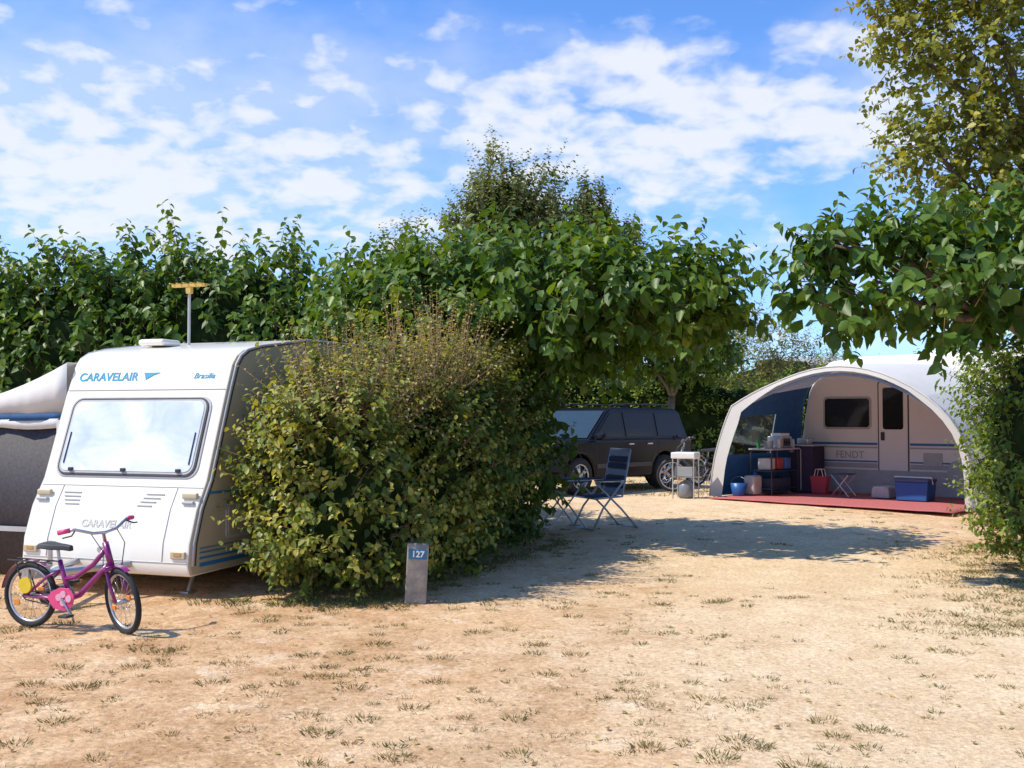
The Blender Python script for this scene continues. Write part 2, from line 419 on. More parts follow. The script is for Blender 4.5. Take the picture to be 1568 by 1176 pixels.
tree('lime_tree', (.2, 28, 0), (.1, 28, 2.5), [(-.1, 28, 6.85, 1.45, 1.3, 1.65), (-.9, 28, 5.2, 1.4, 1.4, 1.6), (.95, 28, 5.5, 1.25, 1.4, 1.7), (.2, 28, 4.0, 1.7, 1.4, 1.4)], .2, M_lime, nsh=2500, nl=9, L=.5, size=.14, up=1.2, depth=.55, amp=.32, freq=1.1, droop=.2, fill=2200, core=.55, simple=True)
tree('lime_tree', (2.4, 28.5, 0), (2.4, 28.5, 2.5), [(2.2, 28.5, 6.6, .6, .6, 1.4), (2.5, 28.5, 5.2, .9, .9, 1.4), (3.05, 28.5, 5.9, .4, .5, 1.0)], .14, M_lime, nsh=950, nl=9, L=.42, size=.14, up=1.3, depth=.6, amp=.35, freq=1.1, droop=.2, fill=800, core=.5, simple=True)
tree('lime_tree', (-3.0, 29, 0), (-3, 29, 2.5), [(-2.9, 29, 5.4, .8, .9, 1.4), (-3.6, 29, 4.2, 1.0, 1, 1.4), (-2.0, 29, 4.7, .9, .9, 1.4)], .14, M_lime, nsh=800, nl=9, L=.42, size=.14, up=1.3, depth=.6, amp=.35, droop=.2, fill=600, core=.45, simple=True)
tree('mulberry_tree', (3.95, 25.5, 0), (3.9, 25.5, 2.0), [(3.9, 25.5, 3.6, 1.25, 1.2, 1.0), (4.6, 25.6, 3.3, .9, 1, .8), (3.0, 25.4, 3.2, .9, .9, .6)], .1, M_mul, nsh=600, nl=9, L=.4, size=.17, up=.5, depth=.5, amp=.3, fill=600, zmin=2.5, simple=True)
h2 = empty('hedge', (0, 0, 0))
crown(h2, [(x, 27.2+.2*math.sin(x), 1.2, 1.3, .8, 1.5+.25*math.sin(x*1.7)) for x in np.arange(-2.5, 12, 1.7)], M_hedr, 2300, 7, .42, .13, .6, up=.7, pw=.75, depth=.2, amp=.25, droop=.2, fill=800, core=.82, zmin=0, simple=True, twig=False, rbias=.25)
e = empty('olive_tree', (0, 0, 0))
wood(e, (8.0, 34, 0), (8.0, 34, 1.8), [(7.4, 34, 3.6), (8.9, 34, 3.6)], .15)
crown(e, [(7.7, 34, 3.0, 1.1, 1.1, 1.9), (9.0, 34.4, 3.0, 1.0, 1.1, 1.6), (6.7, 34, 2.6, 1.0, 1, 1.3), (10.3, 34, 2.4, 1.2, 1, 1.2)], M_far, 1000, 8, .5, .16, .4, up=.8, depth=.6, amp=.35, droop=.1, fill=500, simple=True)
e = empty('distant_trees', (0, 0, 0))
dt = [(x, 62+8*math.sin(x*.31), 2.2, 5, 3, 2.6+1.1*math.sin(x*.9)) for x in np.arange(-75, 80, 5.5)]
crown(e, dt, M_far, 2200, 6, .9, .6, .7, up=.9, depth=.25, amp=.3, freq=.3, fill=0, core=.9, twig=False, simple=True)
dt = [(x, 40+1.5*math.sin(x), 1.6, 2.5, 1.5, 1.9+.6*math.sin(x*1.3)) for x in list(np.arange(-30, 6, 3))+list(np.arange(10, 34, 3))]
crown(e, dt, M_far, 1500, 7, .5, .3, .6, up=.9, depth=.25, amp=.3, freq=.5, fill=0, core=.9, twig=False, name='foliage_near', simple=True)
tree('mulberry_tree', (5.95, 10.9, -.15), (5.7, 10.8, 2.0),
     [(3.6, 10.3, 2.85, .6, .7, .36), (4.5, 10.4, 2.95, .75, .8, .55), (5.4, 10.6, 3.0, 1.0, 1.0, .75), (3.05, 10.2, 2.62, .4, .45, .26), (6.6, 10.8, 3.0, 1, 1, .8), (3.2, 10.3, 3.2, .3, .4, .25), (4.1, 10.4, 3.3, .3, .4, .25)],
     .13, M_mul, nsh=360, nl=11, L=.46, size=.205, width=.60, up=.6, depth=.75, amp=.34, freq=1.3, droop=.75, fill=380, zmin=2.34)
tree('elm_tree', (8.2, 14.5, -.1), (7.9, 14.3, 2.6),
     [(6.3, 13.8, 4.9, 1.0, 1.0, .9), (7.6, 14, 5.6, 1.2, 1.2, 1.5), (6.0, 13.6, 6.3, .95, 1.0, .8), (5.4, 13.6, 5.15, .45, .6, .35), (5.5, 13.6, 7.5, .9, .9, .8), (7.3, 13.9, 8, 1.4, 1.2, 1.1), (6.4, 13.8, 3.9, .9, .9, .6), (5.1, 13.6, 6.6, .4, .5, .4)],
     .17, M_elm, nsh=1800, nl=10, L=.36, size=.11, up=.3, depth=.8, amp=.4, freq=1.3, droop=.35, fill=1100, zmin=2.5)
h3 = empty('hedge', (0, 0, 0))
crown(h3, [(5.85, 11.2, 1.15, .72, 1.0, 1.35), (6.5, 10.2, 1.2, .9, 1.1, 1.4), (6.4, 12.6, 1.1, .75, 1.0, 1.3), (7.2, 12, 1.2, .9, 1.6, 1.4)], M_hedr, 2300, 9, .28, .09, .6, up=.6, pw=.84, depth=.28, amp=.25, freq=1.4, droop=.3, fill=1300, core=.78, zmin=.0, rj=.8, rbias=.14)

# ---------------------------------------------------------------- near caravan
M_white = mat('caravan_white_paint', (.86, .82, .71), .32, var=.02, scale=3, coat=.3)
M_cream_shade = mat('caravan_side_cream_shaded', (.44, .37, .25), .45, var=.05, scale=2, spec=.3)  # cream darkened so the colour itself carries the side's shade
M_trim = mat('dark_rubber_trim', (.04, .04, .045), .6)
M_lgrey = mat('light_grey_plastic', (.45, .45, .44), .5)
M_blue = mat('blue_stripe_paint', (.03, .17, .36), .4)
M_teal = mat('teal_lettering', (.02, .30, .50), .4)
M_pale = mat('pale_grey_lettering', (.62, .60, .54), .4)
M_beige = mat('beige_handle_plastic', (.55, .47, .32), .5)
M_tyre = mat('tyre_rubber', (.022, .022, .024), .85, bump=.2, scale=40)
M_steel = mat('galvanised_steel', (.5, .5, .52), .35, .85, var=.15)
M_alu = mat('alloy', (.62, .63, .65), .3, .8)
M_glassd = mat('dark_window_glass', (.02, .022, .025), .08, spec=.6)
m, N, L = nt('window_blind_sky_reflection'); M_blind_sky = m
out = N.new('ShaderNodeOutputMaterial'); p = N.new('ShaderNodeBsdfPrincipled'); L.new(p.outputs[0], out.inputs[0])
tc = N.new('ShaderNodeTexCoord'); mp = N.new('ShaderNodeMapping'); mp.inputs['Scale'].default_value = (1, .8, 1.1); mp.inputs['Rotation'].default_value = (.7, 0, 0)
w = N.new('ShaderNodeTexNoise'); w.inputs['Scale'].default_value = 2.2; w.inputs['Detail'].default_value = 7; w.inputs['Roughness'].default_value = .55; w.inputs['Distortion'].default_value = .5
L.new(tc.outputs['Object'], mp.inputs[0]); L.new(mp.outputs[0], w.inputs['Vector'])
r = N.new('ShaderNodeValToRGB'); r.color_ramp.elements[0].position = .33; r.color_ramp.elements[1].position = .62
r.color_ramp.elements[0].color = (.46, .56, .70, 1); r.color_ramp.elements[1].color = (.80, .83, .86, 1)  # blue-white streaks paint the sky's reflection onto the silver blind
L.new(w.outputs['Fac'], r.inputs['Fac']); L.new(r.outputs['Color'], p.inputs['Base Color'])
p.inputs['Roughness'].default_value = .45; p.inputs['Coat Weight'].default_value = .5; p.inputs['Coat Roughness'].default_value = .08
bp = N.new('ShaderNodeBump'); bp.inputs['Strength'].default_value = .35; bp.inputs['Distance'].default_value = .03; L.new(w.outputs['Fac'], bp.inputs['Height']); L.new(bp.outputs['Normal'], p.inputs['Normal'])

car = empty('caravan', (-2.92, 9.5, -.15), math.atan2(.945, .326))
W = 1.92
prof = [(0.03, .20), (0.0, .30), (.02, .50), (.12, .80), (.27, 1.06), (.55, 1.86), (.583, 1.95), (.667, 2.17), (.74, 2.26), (.86, 2.325), (1.1, 2.38), (2.0, 2.5), (4.0, 2.54), (4.35, 2.48), (4.5, 2.3), (4.55, 1.9), (4.6, .9), (4.5, .25)]
def fx(z):
    for (x0, z0), (x1, z1) in zip(prof[:11], prof[1:12]):
        if z0 <= z <= z1: return x0+(x1-x0)*(z-z0)/(z1-z0)
    return .0
pb = B(); pb.prism(prof, 0, W)
shell = pb.obj('body_shell', [M_white, M_cream_shade], car, bevel=.035, seg=3)
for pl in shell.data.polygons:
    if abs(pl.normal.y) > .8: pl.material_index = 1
for yy in (-.004, W+.004):
    B().tube([(x+.04, yy, z) for x, z in prof[1:16]], .014, 6).obj('edge_rail', M_lgrey, car, smooth=True)
B().tube([(x+.085, -.002, z-.01 if z > 2.1 else z) for x, z in prof[1:16]], .007, 5).obj('edge_trim', M_trim, car)
sl = Vector((-(1.86-1.06), 0, (.55-.27))).normalized()
def fpanel(name, y0, y1, z0, z1, rr, off, th, m, bevel=.004, zz=None):
    pts = [Vector((fx(z), y, z))+sl*off for y, z in rrect(y0, y1, z0, z1, rr)]
    return slab(pts, sl, th).obj(name, m, car, bevel=bevel)
fpanel('window_surround', .13, 1.79, 1.075, 1.855, .12, -.002, .012, M_lgrey)
fpanel('window_gasket', .155, 1.765, 1.09, 1.84, .11, .004, .016, M_trim)
fpanel('window_rim', .175, 1.745, 1.108, 1.822, .09, .008, .016, M_lgrey)
fpanel('window_pane', .195, 1.725, 1.128, 1.802, .08, .012, .018, M_blind_sky)
for y in (.33, .96, 1.58):
    q = Vector((fx(1.14), y, 1.14))+sl*.035
    B().box(q, (.03, .05, .035)).obj('window_latch', M_trim, car, bevel=.006)
for y in (.23, 1.69):
    B().tube([Vector((fx(1.2), y, 1.2))+sl*.034, Vector((fx(1.5), y, 1.5))+sl*.034], .007, 5).obj('window_stay', M_trim, car)
for z in (1.93, 1.0, .33):
    B().tube([Vector((fx(z)-.003, y, z)) for y in (.03, .5, 1.4, W-.03)], .005, 4).obj('panel_seam', M_lgrey, car)
for y in (.3, 1.62):
    B().tube([Vector((fx(z)-.003, y, z)) for z in (.33, .5, .8, 1.0)], .004, 4).obj('panel_seam', M_lgrey, car)
def FM(y, z, off=.004, nn=None):
    nn = (nn or sl).normalized(); right = Vector((0, -1, 0)); upv = nn.cross(right).normalized()
    Mx = Matrix((right, upv, nn)).transposed().to_4x4(); Mx.translation = Vector((fx(z), y, z))+nn*off
    return Mx
nup = Vector((-(2.17-1.95), 0, (.667-.583))).normalized()
text('lettering', 'CARAVELAIR', .125, FM(1.44, 2.06, .003, nup), M_teal, car)
text('lettering_small', 'Brasilia', .085, FM(.30, 2.06, .003, nup), M_teal, car, shear=.3, off=0)
text('lettering_lower', 'CARAVELAIR', .10, FM(.98, .65, .003, Vector((-.3, 0, .1))), M_pale, car)
slab([Vector((fx(z), y, z))+nup*.003 for y, z in ((1.02, 2.10), (.82, 2.10), (.9, 2.075), (.98, 2.03), (1.0, 2.075))], nup, .003).obj('logo_swoosh', M_teal, car)
nl_ = Vector((-.93, 0, .36)).normalized()
for y in (.12, 1.80):
    q = Vector((fx(.92), y, .92))+nl_*.02
    B().box(q, (.04, .17, .06)).obj('grab_handle', M_beige, car, bevel=.015)
    q = Vector((fx(.86), y, .86))+nl_*.015
    B().box(q, (.04, .13, .03)).obj('grab_handle_base', M_lgrey, car, bevel=.01)
    q = Vector((fx(.40), y, .40))+Vector((-.012, 0, 0))
    B().box(q, (.03, .16, .07)).obj('marker_light_base', M_beige, car, bevel=.01)
    B().box(q+Vector((-.015, .0, .01)), (.01, .08, .03)).obj('marker_light', mat('marker_lens', (.5, .3, .1), .2), car)
for y in (.52, 1.48):
    for k in range(4):
        z = .93-.035*k; yy = y+.02*k*(1 if y < 1 else -1)
        B().tube([Vector((fx(z), yy-.10+.012*k, z))+nl_*.006, Vector((fx(z), yy+.10, z))+nl_*.006], .006, 5).obj('vent_slot', M_lgrey, car)
B().tube([Vector((fx(.42), .98, .42)), Vector((fx(.42)-.03, .98, .42))], .03, 12).obj('locker_lock', M_lgrey, car)
B().tube([(.4, .5, .3), (-.75, .96, .30)], .035).tube([(.4, 1.42, .3), (-.75, .96, .30)], .035).box((-.82, .96, .32), (.25, .07, .09)).obj('drawbar', M_steel, car)
B().tube([(-.55, 1.06, .56), (-.55, 1.06, .16)], .022).obj('jockey_post', M_steel, car)
B().tube([(-.55, 1.02, .09), (-.55, 1.10, .09)], .09, 16).obj('jockey_wheel', M_tyre, car)
for y in (.25, W-.25):
    for x in (.45, 4.1):
        B().tube([(x, y, .24), (x-.12, y, .02)], .02).box((x-.12, y, .015), (.14, .1, .02)).obj('corner_steady', M_steel, car)
for z, hh in ((.95, .02),):
    B().box((2.35, -.004, z), (4.2, .008, hh)).obj('side_stripe', M_blue, car)
for z, hh in ((.30, .035), (.36, .02), (.41, .012), (.45, .008)):
    B().box((2.3, -.004, z), (4.3, .008, hh)).obj('side_stripe', M_blue, car)
def sidepanel(par, name, x0, x1, z0, z1, r, y, th, m, bevel=.004):
    return slab([(x, y, z) for x, z in rrect(x0, x1, z0, z1, r)], (0, -1, 0), th).obj(name, m, par, bevel=bevel)
sidepanel(car, 'locker_frame', .55, 1.2, .50, .83, .04, -.002, .012, M_lgrey)
sidepanel(car, 'locker_door', .58, 1.17, .53, .80, .03, -.012, .008, M_cream_shade)
sidepanel(car, 'side_window_frame', 1.5, 2.6, 1.2, 1.85, .1, -.002, .014, M_lgrey)
sidepanel(car, 'side_window', 1.54, 2.56, 1.24, 1.81, .08, -.014, .012, M_glassd)
sidepanel(car, 'entrance_door', 3.2, 3.8, .45, 2.15, .06, -.002, .012, M_cream_shade)
sidepanel(car, 'door_window', 3.3, 3.7, 1.3, 1.9, .06, -.014, .01, M_glassd)
def wheel(par, name, c, R, w, sgn=-1, spokes=5):
    e = empty(name, c, 0, par)
    prof_ = [(-w/2, R*.66), (-w/2, R*.9), (-w*.38, R), (w*.38, R), (w/2, R*.9), (w/2, R*.66)]
    b = B(); n = 32; vs = []
    for i in range(n):
        a = 6.28318*i/n
        for yy, rr in prof_: vs.append((rr*math.cos(a), yy, rr*math.sin(a)))
    k = len(prof_); b.add(vs, [(i*k+j, ((i+1) % n)*k+j, ((i+1) % n)*k+j+1, i*k+j+1) for i in range(n) for j in range(k-1)])
    b.obj('tyre', M_tyre, e, smooth=True)
    yo = sgn*w*.40
    B().ring((0, yo, 0), R*.64, R*.05, 28, 6).obj('rim', M_alu, e, smooth=True)
    B().tube([(0, yo-sgn*.05, 0), (0, yo-sgn*.045, 0)], R*.64, 28).obj('rim_back', M_trim, e)
    b = B()
    for s_ in range(spokes):
        a = 6.28318*s_/spokes
        for da in (-.16, .16):
            b.tube([(R*.1*math.cos(a), yo, R*.1*math.sin(a)), (R*.62*math.cos(a+da), yo, R*.62*math.sin(a+da))], [R*.07, R*.055], 6)
    b.tube([(0, yo-sgn*.03, 0), (0, yo+sgn*.012, 0)], R*.16, 14)
    b.obj('spokes', M_alu, e, smooth=True)
wheel(car, 'wheel', (2.5, .14, .31), .31, .19)
wheel(car, 'wheel', (2.5, W-.14, .31), .31, .19, 1)
sidepanel(car, 'wheel_arch', 2.08, 2.92, .2, .72, .25, -.002, .02, M_cream_shade)
B().box((1.3, 1.35, 2.45), (.32, .32, .07)).obj('roof_vent', M_white, car, bevel=.03)
B().tube([(1.6, 1.2, 2.4), (1.6, 1.2, 3.1)], .016, 8).obj('antenna_mast', M_lgrey, car)
M_yel = mat('yellow_antenna', (.62, .42, .10), .5)
ab = B().box((1.6, 1.2, 3.1), (.06, .42, .03))
for y in (-.18, -.09, 0, .09, .18): ab.box((1.6, 1.2+y, 3.115), (.22, .012, .012))
ab.box((1.6, 1.2, 3.05), (.05, .06, .08)).obj('antenna_array', M_yel, car)

M_awn = mat('awning_white_fabric', (.82, .81, .78), .8, var=.03, scale=3, bump=.15, transl=.25)
M_awnb = mat('awning_blue_fabric', (.025, .10, .25), .8, var=.15, transl=.15)
M_mesh = mat('awning_dark_mesh', (.05, .045, .05), .7, var=.3, scale=30)
aw = empty('caravan_awning', (-2.92, 9.5, -.15), math.atan2(.945, .326))
def awz(t): return 2.22-.50*(1-(1-t)**2.5)
b = B(); nx, ny = 10, 14; vs = []
for i in range(nx+1):
    for j in range(ny+1):
        t = j/ny; x = .60+3.6*i/nx
        vs.append((x-.05*t, W+.02+2.6*t, awz(t)-.04*math.sin(math.pi*(i/nx*3 % 1))*t))
b.add(vs, [(i*(ny+1)+j, i*(ny+1)+j+1, (i+1)*(ny+1)+j+1, (i+1)*(ny+1)+j) for i in range(nx) for j in range(ny)])
o = b.obj('roof_fabric', M_awn, aw, smooth=True); s_ = o.modifiers.new('s', 'SOLIDIFY'); s_.thickness = .006
def band(name, z1f, z0f, m, xo):
    b = B(); n = 16; vs = []
    for j in range(n+1):
        t = j/n; xx = .60-.05*t-xo
        vs += [(xx, W+.02+2.6*t, z1f(t)), (xx+.012*math.sin(j*1.7), W+.02+2.6*t, z0f(t))]
    b.add(vs, [(2*j, 2*j+2, 2*j+3, 2*j+1) for j in range(n)])
    o = b.obj(name, m, aw, smooth=True); s_ = o.modifiers.new('s', 'SOLIDIFY'); s_.thickness = .004; return o
band('gable', lambda t: max(awz(t)-.004, 1.70), lambda t: 1.69-.04*t, M_awn, .004)
band('valance_blue', lambda t: 1.70-.04*t, lambda t: 1.63-.04*t, M_awnb, .018)
band('valance_lower', lambda t: 1.645-.04*t, lambda t: 1.56-.03*abs(math.sin(t*9)), M_awn, .012)
band('front_mesh_wall', lambda t: 1.60, lambda t: .03, M_mesh, -.02)
for y in (.05, 1.0, 2.5):
    B().box((.60-.02, W+.02+y, .82), (.02, .10, 1.62)).obj('wall_border', M_awn, aw)
B().box((.575, W+1.3, .5), (.02, 2.5, .05)).obj('wall_border', M_lgrey, aw)
B().tube([(.58, W+2.55, 0), (.56, W+2.55, awz(.98))], .018).obj('pole', M_steel, aw)
b = B().box((2.4, W+2.62, .85), (3.6, .008, 1.7)); b.obj('side_wall', M_awn, aw)

# ---------------------------------------------------------------- bicycle
def bicycle(name, loc, rz, cf, c2, steer=-.3, kid=True, scale=1.):
    e = empty(name, loc, rz, scale=scale)
    F = mat(name+'_frame_paint', cf, .3, var=.05, coat=.5); P2 = mat(name+'_accent', c2, .4)
    R = .235; WB = .86
    ax0 = Vector((.745, 0, .5)); d = Vector((-.06, 0, .18)).normalized()
    S = Matrix.Translation(ax0) @ Matrix.Rotation(steer, 4, d) @ Matrix.Translation(-ax0)
    def whl(cx, T, nm):
        q = empty(nm, (0, 0, 0), 0, e)
        c = (cx, 0, R+.012)
        def fin(b, n, m, s=True):
            if T: b.xf(S)
            b.obj(n, m, q, smooth=s)
        fin(B().ring(c, R-.01, .022, 40, 8), 'tyre', M_tyre)
        fin(B().ring(c, R-.035, .011, 40, 6), 'rim', M_alu)
        b = B()
        for i in range(20):
            a = 6.28318*i/20
            b.tube([(c[0]+.015*math.cos(a+1), .02*(1 if i % 2 else -1), c[2]+.015*math.sin(a+1)), (c[0]+(R-.035)*math.cos(a), 0, c[2]+(R-.035)*math.sin(a))], .0018, 3)
        fin(b, 'spokes', M_alu)
        fin(B().tube([(c[0], -.05, c[2]), (c[0], .05, c[2])], .018, 10), 'hub', M_steel)
        a = .4
        fin(B().box((c[0]+.12*math.cos(a), -.012, c[2]+.12*math.sin(a)), (.05, .01, .03)).box((c[0]-.12, -.012, c[2]-.06), (.05, .01, .03)), 'spoke_reflectors', mat('orange_reflector', (.8, .25, .03), .3), False)
    whl(0, False, 'rear_wheel'); whl(WB, True, 'front_wheel')
    bb = (.37, 0, .24); zc = R+.012
    fr = B()
    fr.tube([bb, (.27, 0, .52)], .019); fr.tube([(.745, 0, .49), (.685, 0, .67)], .024)
    fr.tube([(.735, 0, .52), (.60, 0, .40), (.46, 0, .27), bb], .022)
    fr.tube([(.70, 0, .63), (.58, 0, .50), (.42, 0, .40), (.32, 0, .38)], .019)
    for s_ in (-1, 1):
        fr.tube([bb, (.2, .045*s_, .24), (0, .055*s_, zc)], .012); fr.tube([(.29, 0, .45), (.2, .045*s_, .40), (0, .055*s_, zc)], .011)
    fr.obj('frame', F, e, smooth=True)
    fk = B()
    for s_ in (-1, 1): fk.tube([(.76, .05*s_, .47), (.80, .055*s_, .36), (WB, .055*s_, zc)], .014)
    fk.box((.755, 0, .485), (.05, .13, .03)); fk.xf(S).obj('fork', F, e, smooth=True)
    for nm, a0, a1, cx_, T in (('front_mudguard', 1.1, 2.2, WB, True), ('rear_mudguard', 1.0, 3.0, 0, False)):
        fg = B(); pts = [(cx_+(R+.03)*math.cos(a), 0, zc+(R+.03)*math.sin(a)) for a in np.linspace(a0, a1, 14)]
        vs = []
        for q in pts: vs += [(q[0], -.022, q[2]), (q[0], .022, q[2])]
        fg.add(vs, [(2*i, 2*i+1, 2*i+3, 2*i+2) for i in range(13)])
        if T: fg.xf(S)
        fg.obj(nm, F, e, smooth=True)
    hb = B().tube([(.685, 0, .66), (.665, 0, .735), (.70, 0, .745)], .013)
    hb.tube([(.58, -.27, .79), (.64, -.2, .80), (.69, -.09, .755), (.70, 0, .745), (.69, .09, .755), (.64, .2, .80), (.58, .27, .79)], .011)
    hb.xf(S).obj('handlebar', M_steel, e, smooth=True)
    g = B()
    for s_ in (-1, 1): g.tube([(.565, .29*s_, .787), (.62, .225*s_, .798)], .018)
    g.xf(S).obj('grips', P2, e, smooth=True)
    g = B()
    for s_ in (-1, 1): g.tube([(.64, .2*s_, .79), (.67, .24*s_, .765), (.63, .29*s_, .755)], .006, 5)
    g.tube([(.68, .1, .75), (.80, .09, .66), (.80, .05, .5)], .004, 4).tube([(.68, -.1, .75), (.78, -.07, .62), (.6, 0, .44)], .004, 4)
    g.xf(S).obj('brake_levers_and_cables', M_trim, e)
    B().tube([(.27, 0, .5), (.25, 0, .61)], .012).obj('seat_post', M_steel, e)
    s = B(); st = [(.12, .085, .635), (.16, .095, .64), (.24, .07, .63), (.32, .035, .628), (.38, .022, .62)]
    vs = []
    for x, w_, z in st: vs += [(x, -w_, z-.03), (x, -w_*.8, z+.008), (x, 0, z+.015), (x, w_*.8, z+.008), (x, w_, z-.03)]
    fs = [(i*5+j, i*5+j+1, (i+1)*5+j+1, (i+1)*5+j) for i in range(4) for j in range(4)]+[(0, 1, 2, 3, 4), (20, 24, 23, 22, 21)]+[(i*5, (i+1)*5, (i+1)*5+4, i*5+4) for i in range(4)]
    s.add(vs, fs).obj('saddle', M_trim, e, bevel=.008)
    k = B()
    for s_ in (-1, 1): k.tube([(.24, .05*s_, .5), (-.18, .05*s_, .51)], .006, 5).tube([(-.1, .05*s_, .51), (0, .06*s_, zc)], .006, 5)
    for x in (-.16, -.05, .06, .17): k.tube([(x, -.05, .505), (x, .05, .505)], .005, 5)
    k.obj('rear_rack', M_trim, e)
    B().ring((.37, -.045, .24), .07, .006, 24, 5).tube([(.37, -.04, .24), (.37, -.05, .24)], .045, 16).obj('chainring', M_steel, e)
    B().tube([(.37, -.05, .31), (0, -.05, zc+.03), (-.03, -.05, zc), (0, -.05, zc-.03), (.37, -.05, .17)], .005, 5).obj('chain', M_trim, e)
    slab([(x, -.062, z) for x, z in ((.22, .245), (.26, .295), (.33, .325), (.42, .325), (.465, .27), (.45, .19), (.38, .155), (.28, .17))], (0, -1, 0), .008).obj('chain_guard', P2, e, bevel=.003)
    B().tube([(.37, -.08, .24), (.45, -.085, .14)], .009, 6).tube([(.37, .06, .24), (.29, .065, .34)], .009, 6).tube([(.37, -.08, .24), (.37, .06, .24)], .012, 6).obj('cranks', M_steel, e)
    B().box((.45, -.13, .135), (.08, .08, .02)).box((.29, .11, .345), (.08, .08, .02)).obj('pedals', M_trim, e, bevel=.004)
    B().tube([(.30, .05, .2), (.26, .17, .02)], .008, 6).obj('kickstand', M_steel, e)
    if kid:
        B().tube([(.02, -.07, .33), (.02, -.085, .33)], .06, 18).obj('yellow_disc', mat('yellow_plastic', (.75, .55, .03), .4), e)
        for dx, dz in ((0, 0), (.05, .03), (-.04, .035), (.0, .06)):
            B().tube([(.37+dx, -.07, .22+dz), (.37+dx, -.078, .22+dz)], .026, 12).obj('flower_decoration', mat('pink_plastic', (.80, .42, .52), .4), e)
    return e
bicycle('child_bicycle', (-3.80, 8.3, gz(-3.5, 8.1)), math.radians(-19), (.25, .012, .15), (.75, .07, .22), steer=-.42, scale=1.04)
bicycle('bicycle', (4.1, 23.2, 0), math.radians(215), (.05, .05, .06), (.03, .03, .03), kid=False, scale=1.35)
bicycle('bicycle', (4.35, 21.6, 0), math.radians(200), (.10, .11, .12), (.03, .03, .03), kid=False, scale=1.35)

# ---------------------------------------------------------------- pitch marker post
pm = empty('pitch_number_post', (-.86, 9.34, gz(-.86, 9.38)), math.radians(6))
M_conc = mat('concrete', (.30, .26, .21), .9, var=.25, scale=14, bump=.5)
B().prism([(-.04, -.05), (-.055, .46), (-.02, .53), (.06, .53), (.055, -.05)], -.095, .095).xf(Matrix.Rotation(.05, 4, 'Y') @ Matrix.Rotation(math.pi/2, 4, 'Z')).obj('post', M_conc, pm, bevel=.012)
B().box((.022, -.056, .44), (.16, .012, .085), Matrix.Rotation(.05, 3, 'Y')).obj('number_plate', mat('blue_sign', (.02, .16, .28), .4), pm, bevel=.003)
text('number', '127', .075, Matrix.Translation((.022, -.066, .44)) @ Matrix.Rotation(.05, 4, 'Y') @ Matrix.Rotation(math.pi/2, 4, 'X'), mat('white_paint', (.8, .8, .8), .5), pm, .002)

# ---------------------------------------------------------------- SUV
M_black = mat('black_car_paint', (.006, .007, .010), .25, var=.1, spec=.3)
M_wing = mat('car_window_glass', (.008, .010, .012), .12, spec=.35)
suv = empty('parked_suv', (1.66, 21.85, 0), math.radians(-136.2))
def arch(cx, r=.43): return [(cx+r*math.cos(a), .36+r*math.sin(a)) for a in np.linspace(-.1, math.pi+.1, 12)]
lo = [(-2.2, .42), (-2.3, .5), (-2.32, .72), (-2.27, .8), (-2.24, 1.07), (1.02, 1.07), (1.6, 1.02), (1.98, .94), (2.16, .82), (2.24, .66), (2.27, .5), (2.2, .36), (1.85, .32)]+arch(1.33)+[(.82, .3), (-.82, .3)]+arch(-1.33)+[(-1.85, .36)]
def flat(o):
    o.data.polygons.foreach_set('use_smooth', [False]*len(o.data.polygons))
    for mm in list(o.modifiers):
        if mm.type == 'WEIGHTED_NORMAL': o.modifiers.remove(mm)
flat(B().prism(lo, -.90, .90).obj('body', M_black, suv, bevel=.05, seg=3))
flat(B().prism([(-2.2, 1.05), (-2.02, 1.62), (-1.9, 1.70), (.15, 1.72), (.32, 1.66), (1.05, 1.05)], -.86, .86, -.70, .70, (1.05, 1.72)).obj('cabin', M_black, suv, bevel=.04, seg=3))
def hw(z): return .86-.16*(z-1.05)/.67
for s_ in (-1, 1):
    for nm, q in (('rear_quarter_window', [(-2.05, 1.12), (-1.15, 1.12), (-1.15, 1.60), (-1.92, 1.60)]), ('rear_door_window', [(-1.05, 1.12), (-.12, 1.12), (-.12, 1.61), (-1.05, 1.60)]), ('front_door_window', [(-.03, 1.12), (.83, 1.12), (.27, 1.60), (-.03, 1.61)])):
        slab([(x, s_*(hw(z)+.004), z) for x, z in q], (0, s_, .2), .008).obj(nm, M_wing, suv)
    B().tube([(-1.9, s_*.62, 1.74), (-1.8, s_*.62, 1.78), (.0, s_*.62, 1.79), (.12, s_*.62, 1.75)], .016).obj('roof_rail', M_trim, suv)
    B().box((.82, s_*1.0, 1.14), (.12, .2, .14)).obj('mirror', M_black, suv, bevel=.03)
    for x in (-.35, -.95): B().box((x+.15, s_*.915, .97), (.16, .03, .03)).obj('door_handle', M_alu, suv, bevel=.006)
    for x in (-1.1, -.08, .86): B().box((x, s_*.901, .72), (.008, .006, .6)).obj('door_gap', M_trim, suv)
    B().box((0, s_*.91, .55), (1.7, .02, .09)).obj('side_moulding', mat('grey_moulding', (.05, .05, .055), .5), suv, bevel=.006)
    B().box((2.13, s_*.66, .80), (.16, .38, .15)).obj('headlight', mat('headlight_lens', (.6, .63, .66), .08, .3), suv, bevel=.03)
    B().box((-2.27, s_*.78, .95), (.06, .16, .3)).obj('tail_light', mat('tail_lens', (.4, .02, .02), .2), suv, bevel=.02)
    for x in (1.33, -1.33): wheel(suv, 'wheel', (x, s_*.80, .365), .365, .23, s_)
n_ = Vector((.64, 0, .75)).normalized()
slab([Vector(q)+n_*.012 for q in ((1.0, -.78, 1.09), (1.0, .78, 1.09), (.36, .66, 1.63), (.36, -.66, 1.63))], n_, .008).obj('windscreen', mat('windscreen_glass', (.03, .05, .06), .06, spec=.6), suv)
B().box((2.25, 0, .72), (.04, .85, .16)).obj('grille', M_trim, suv, bevel=.01)
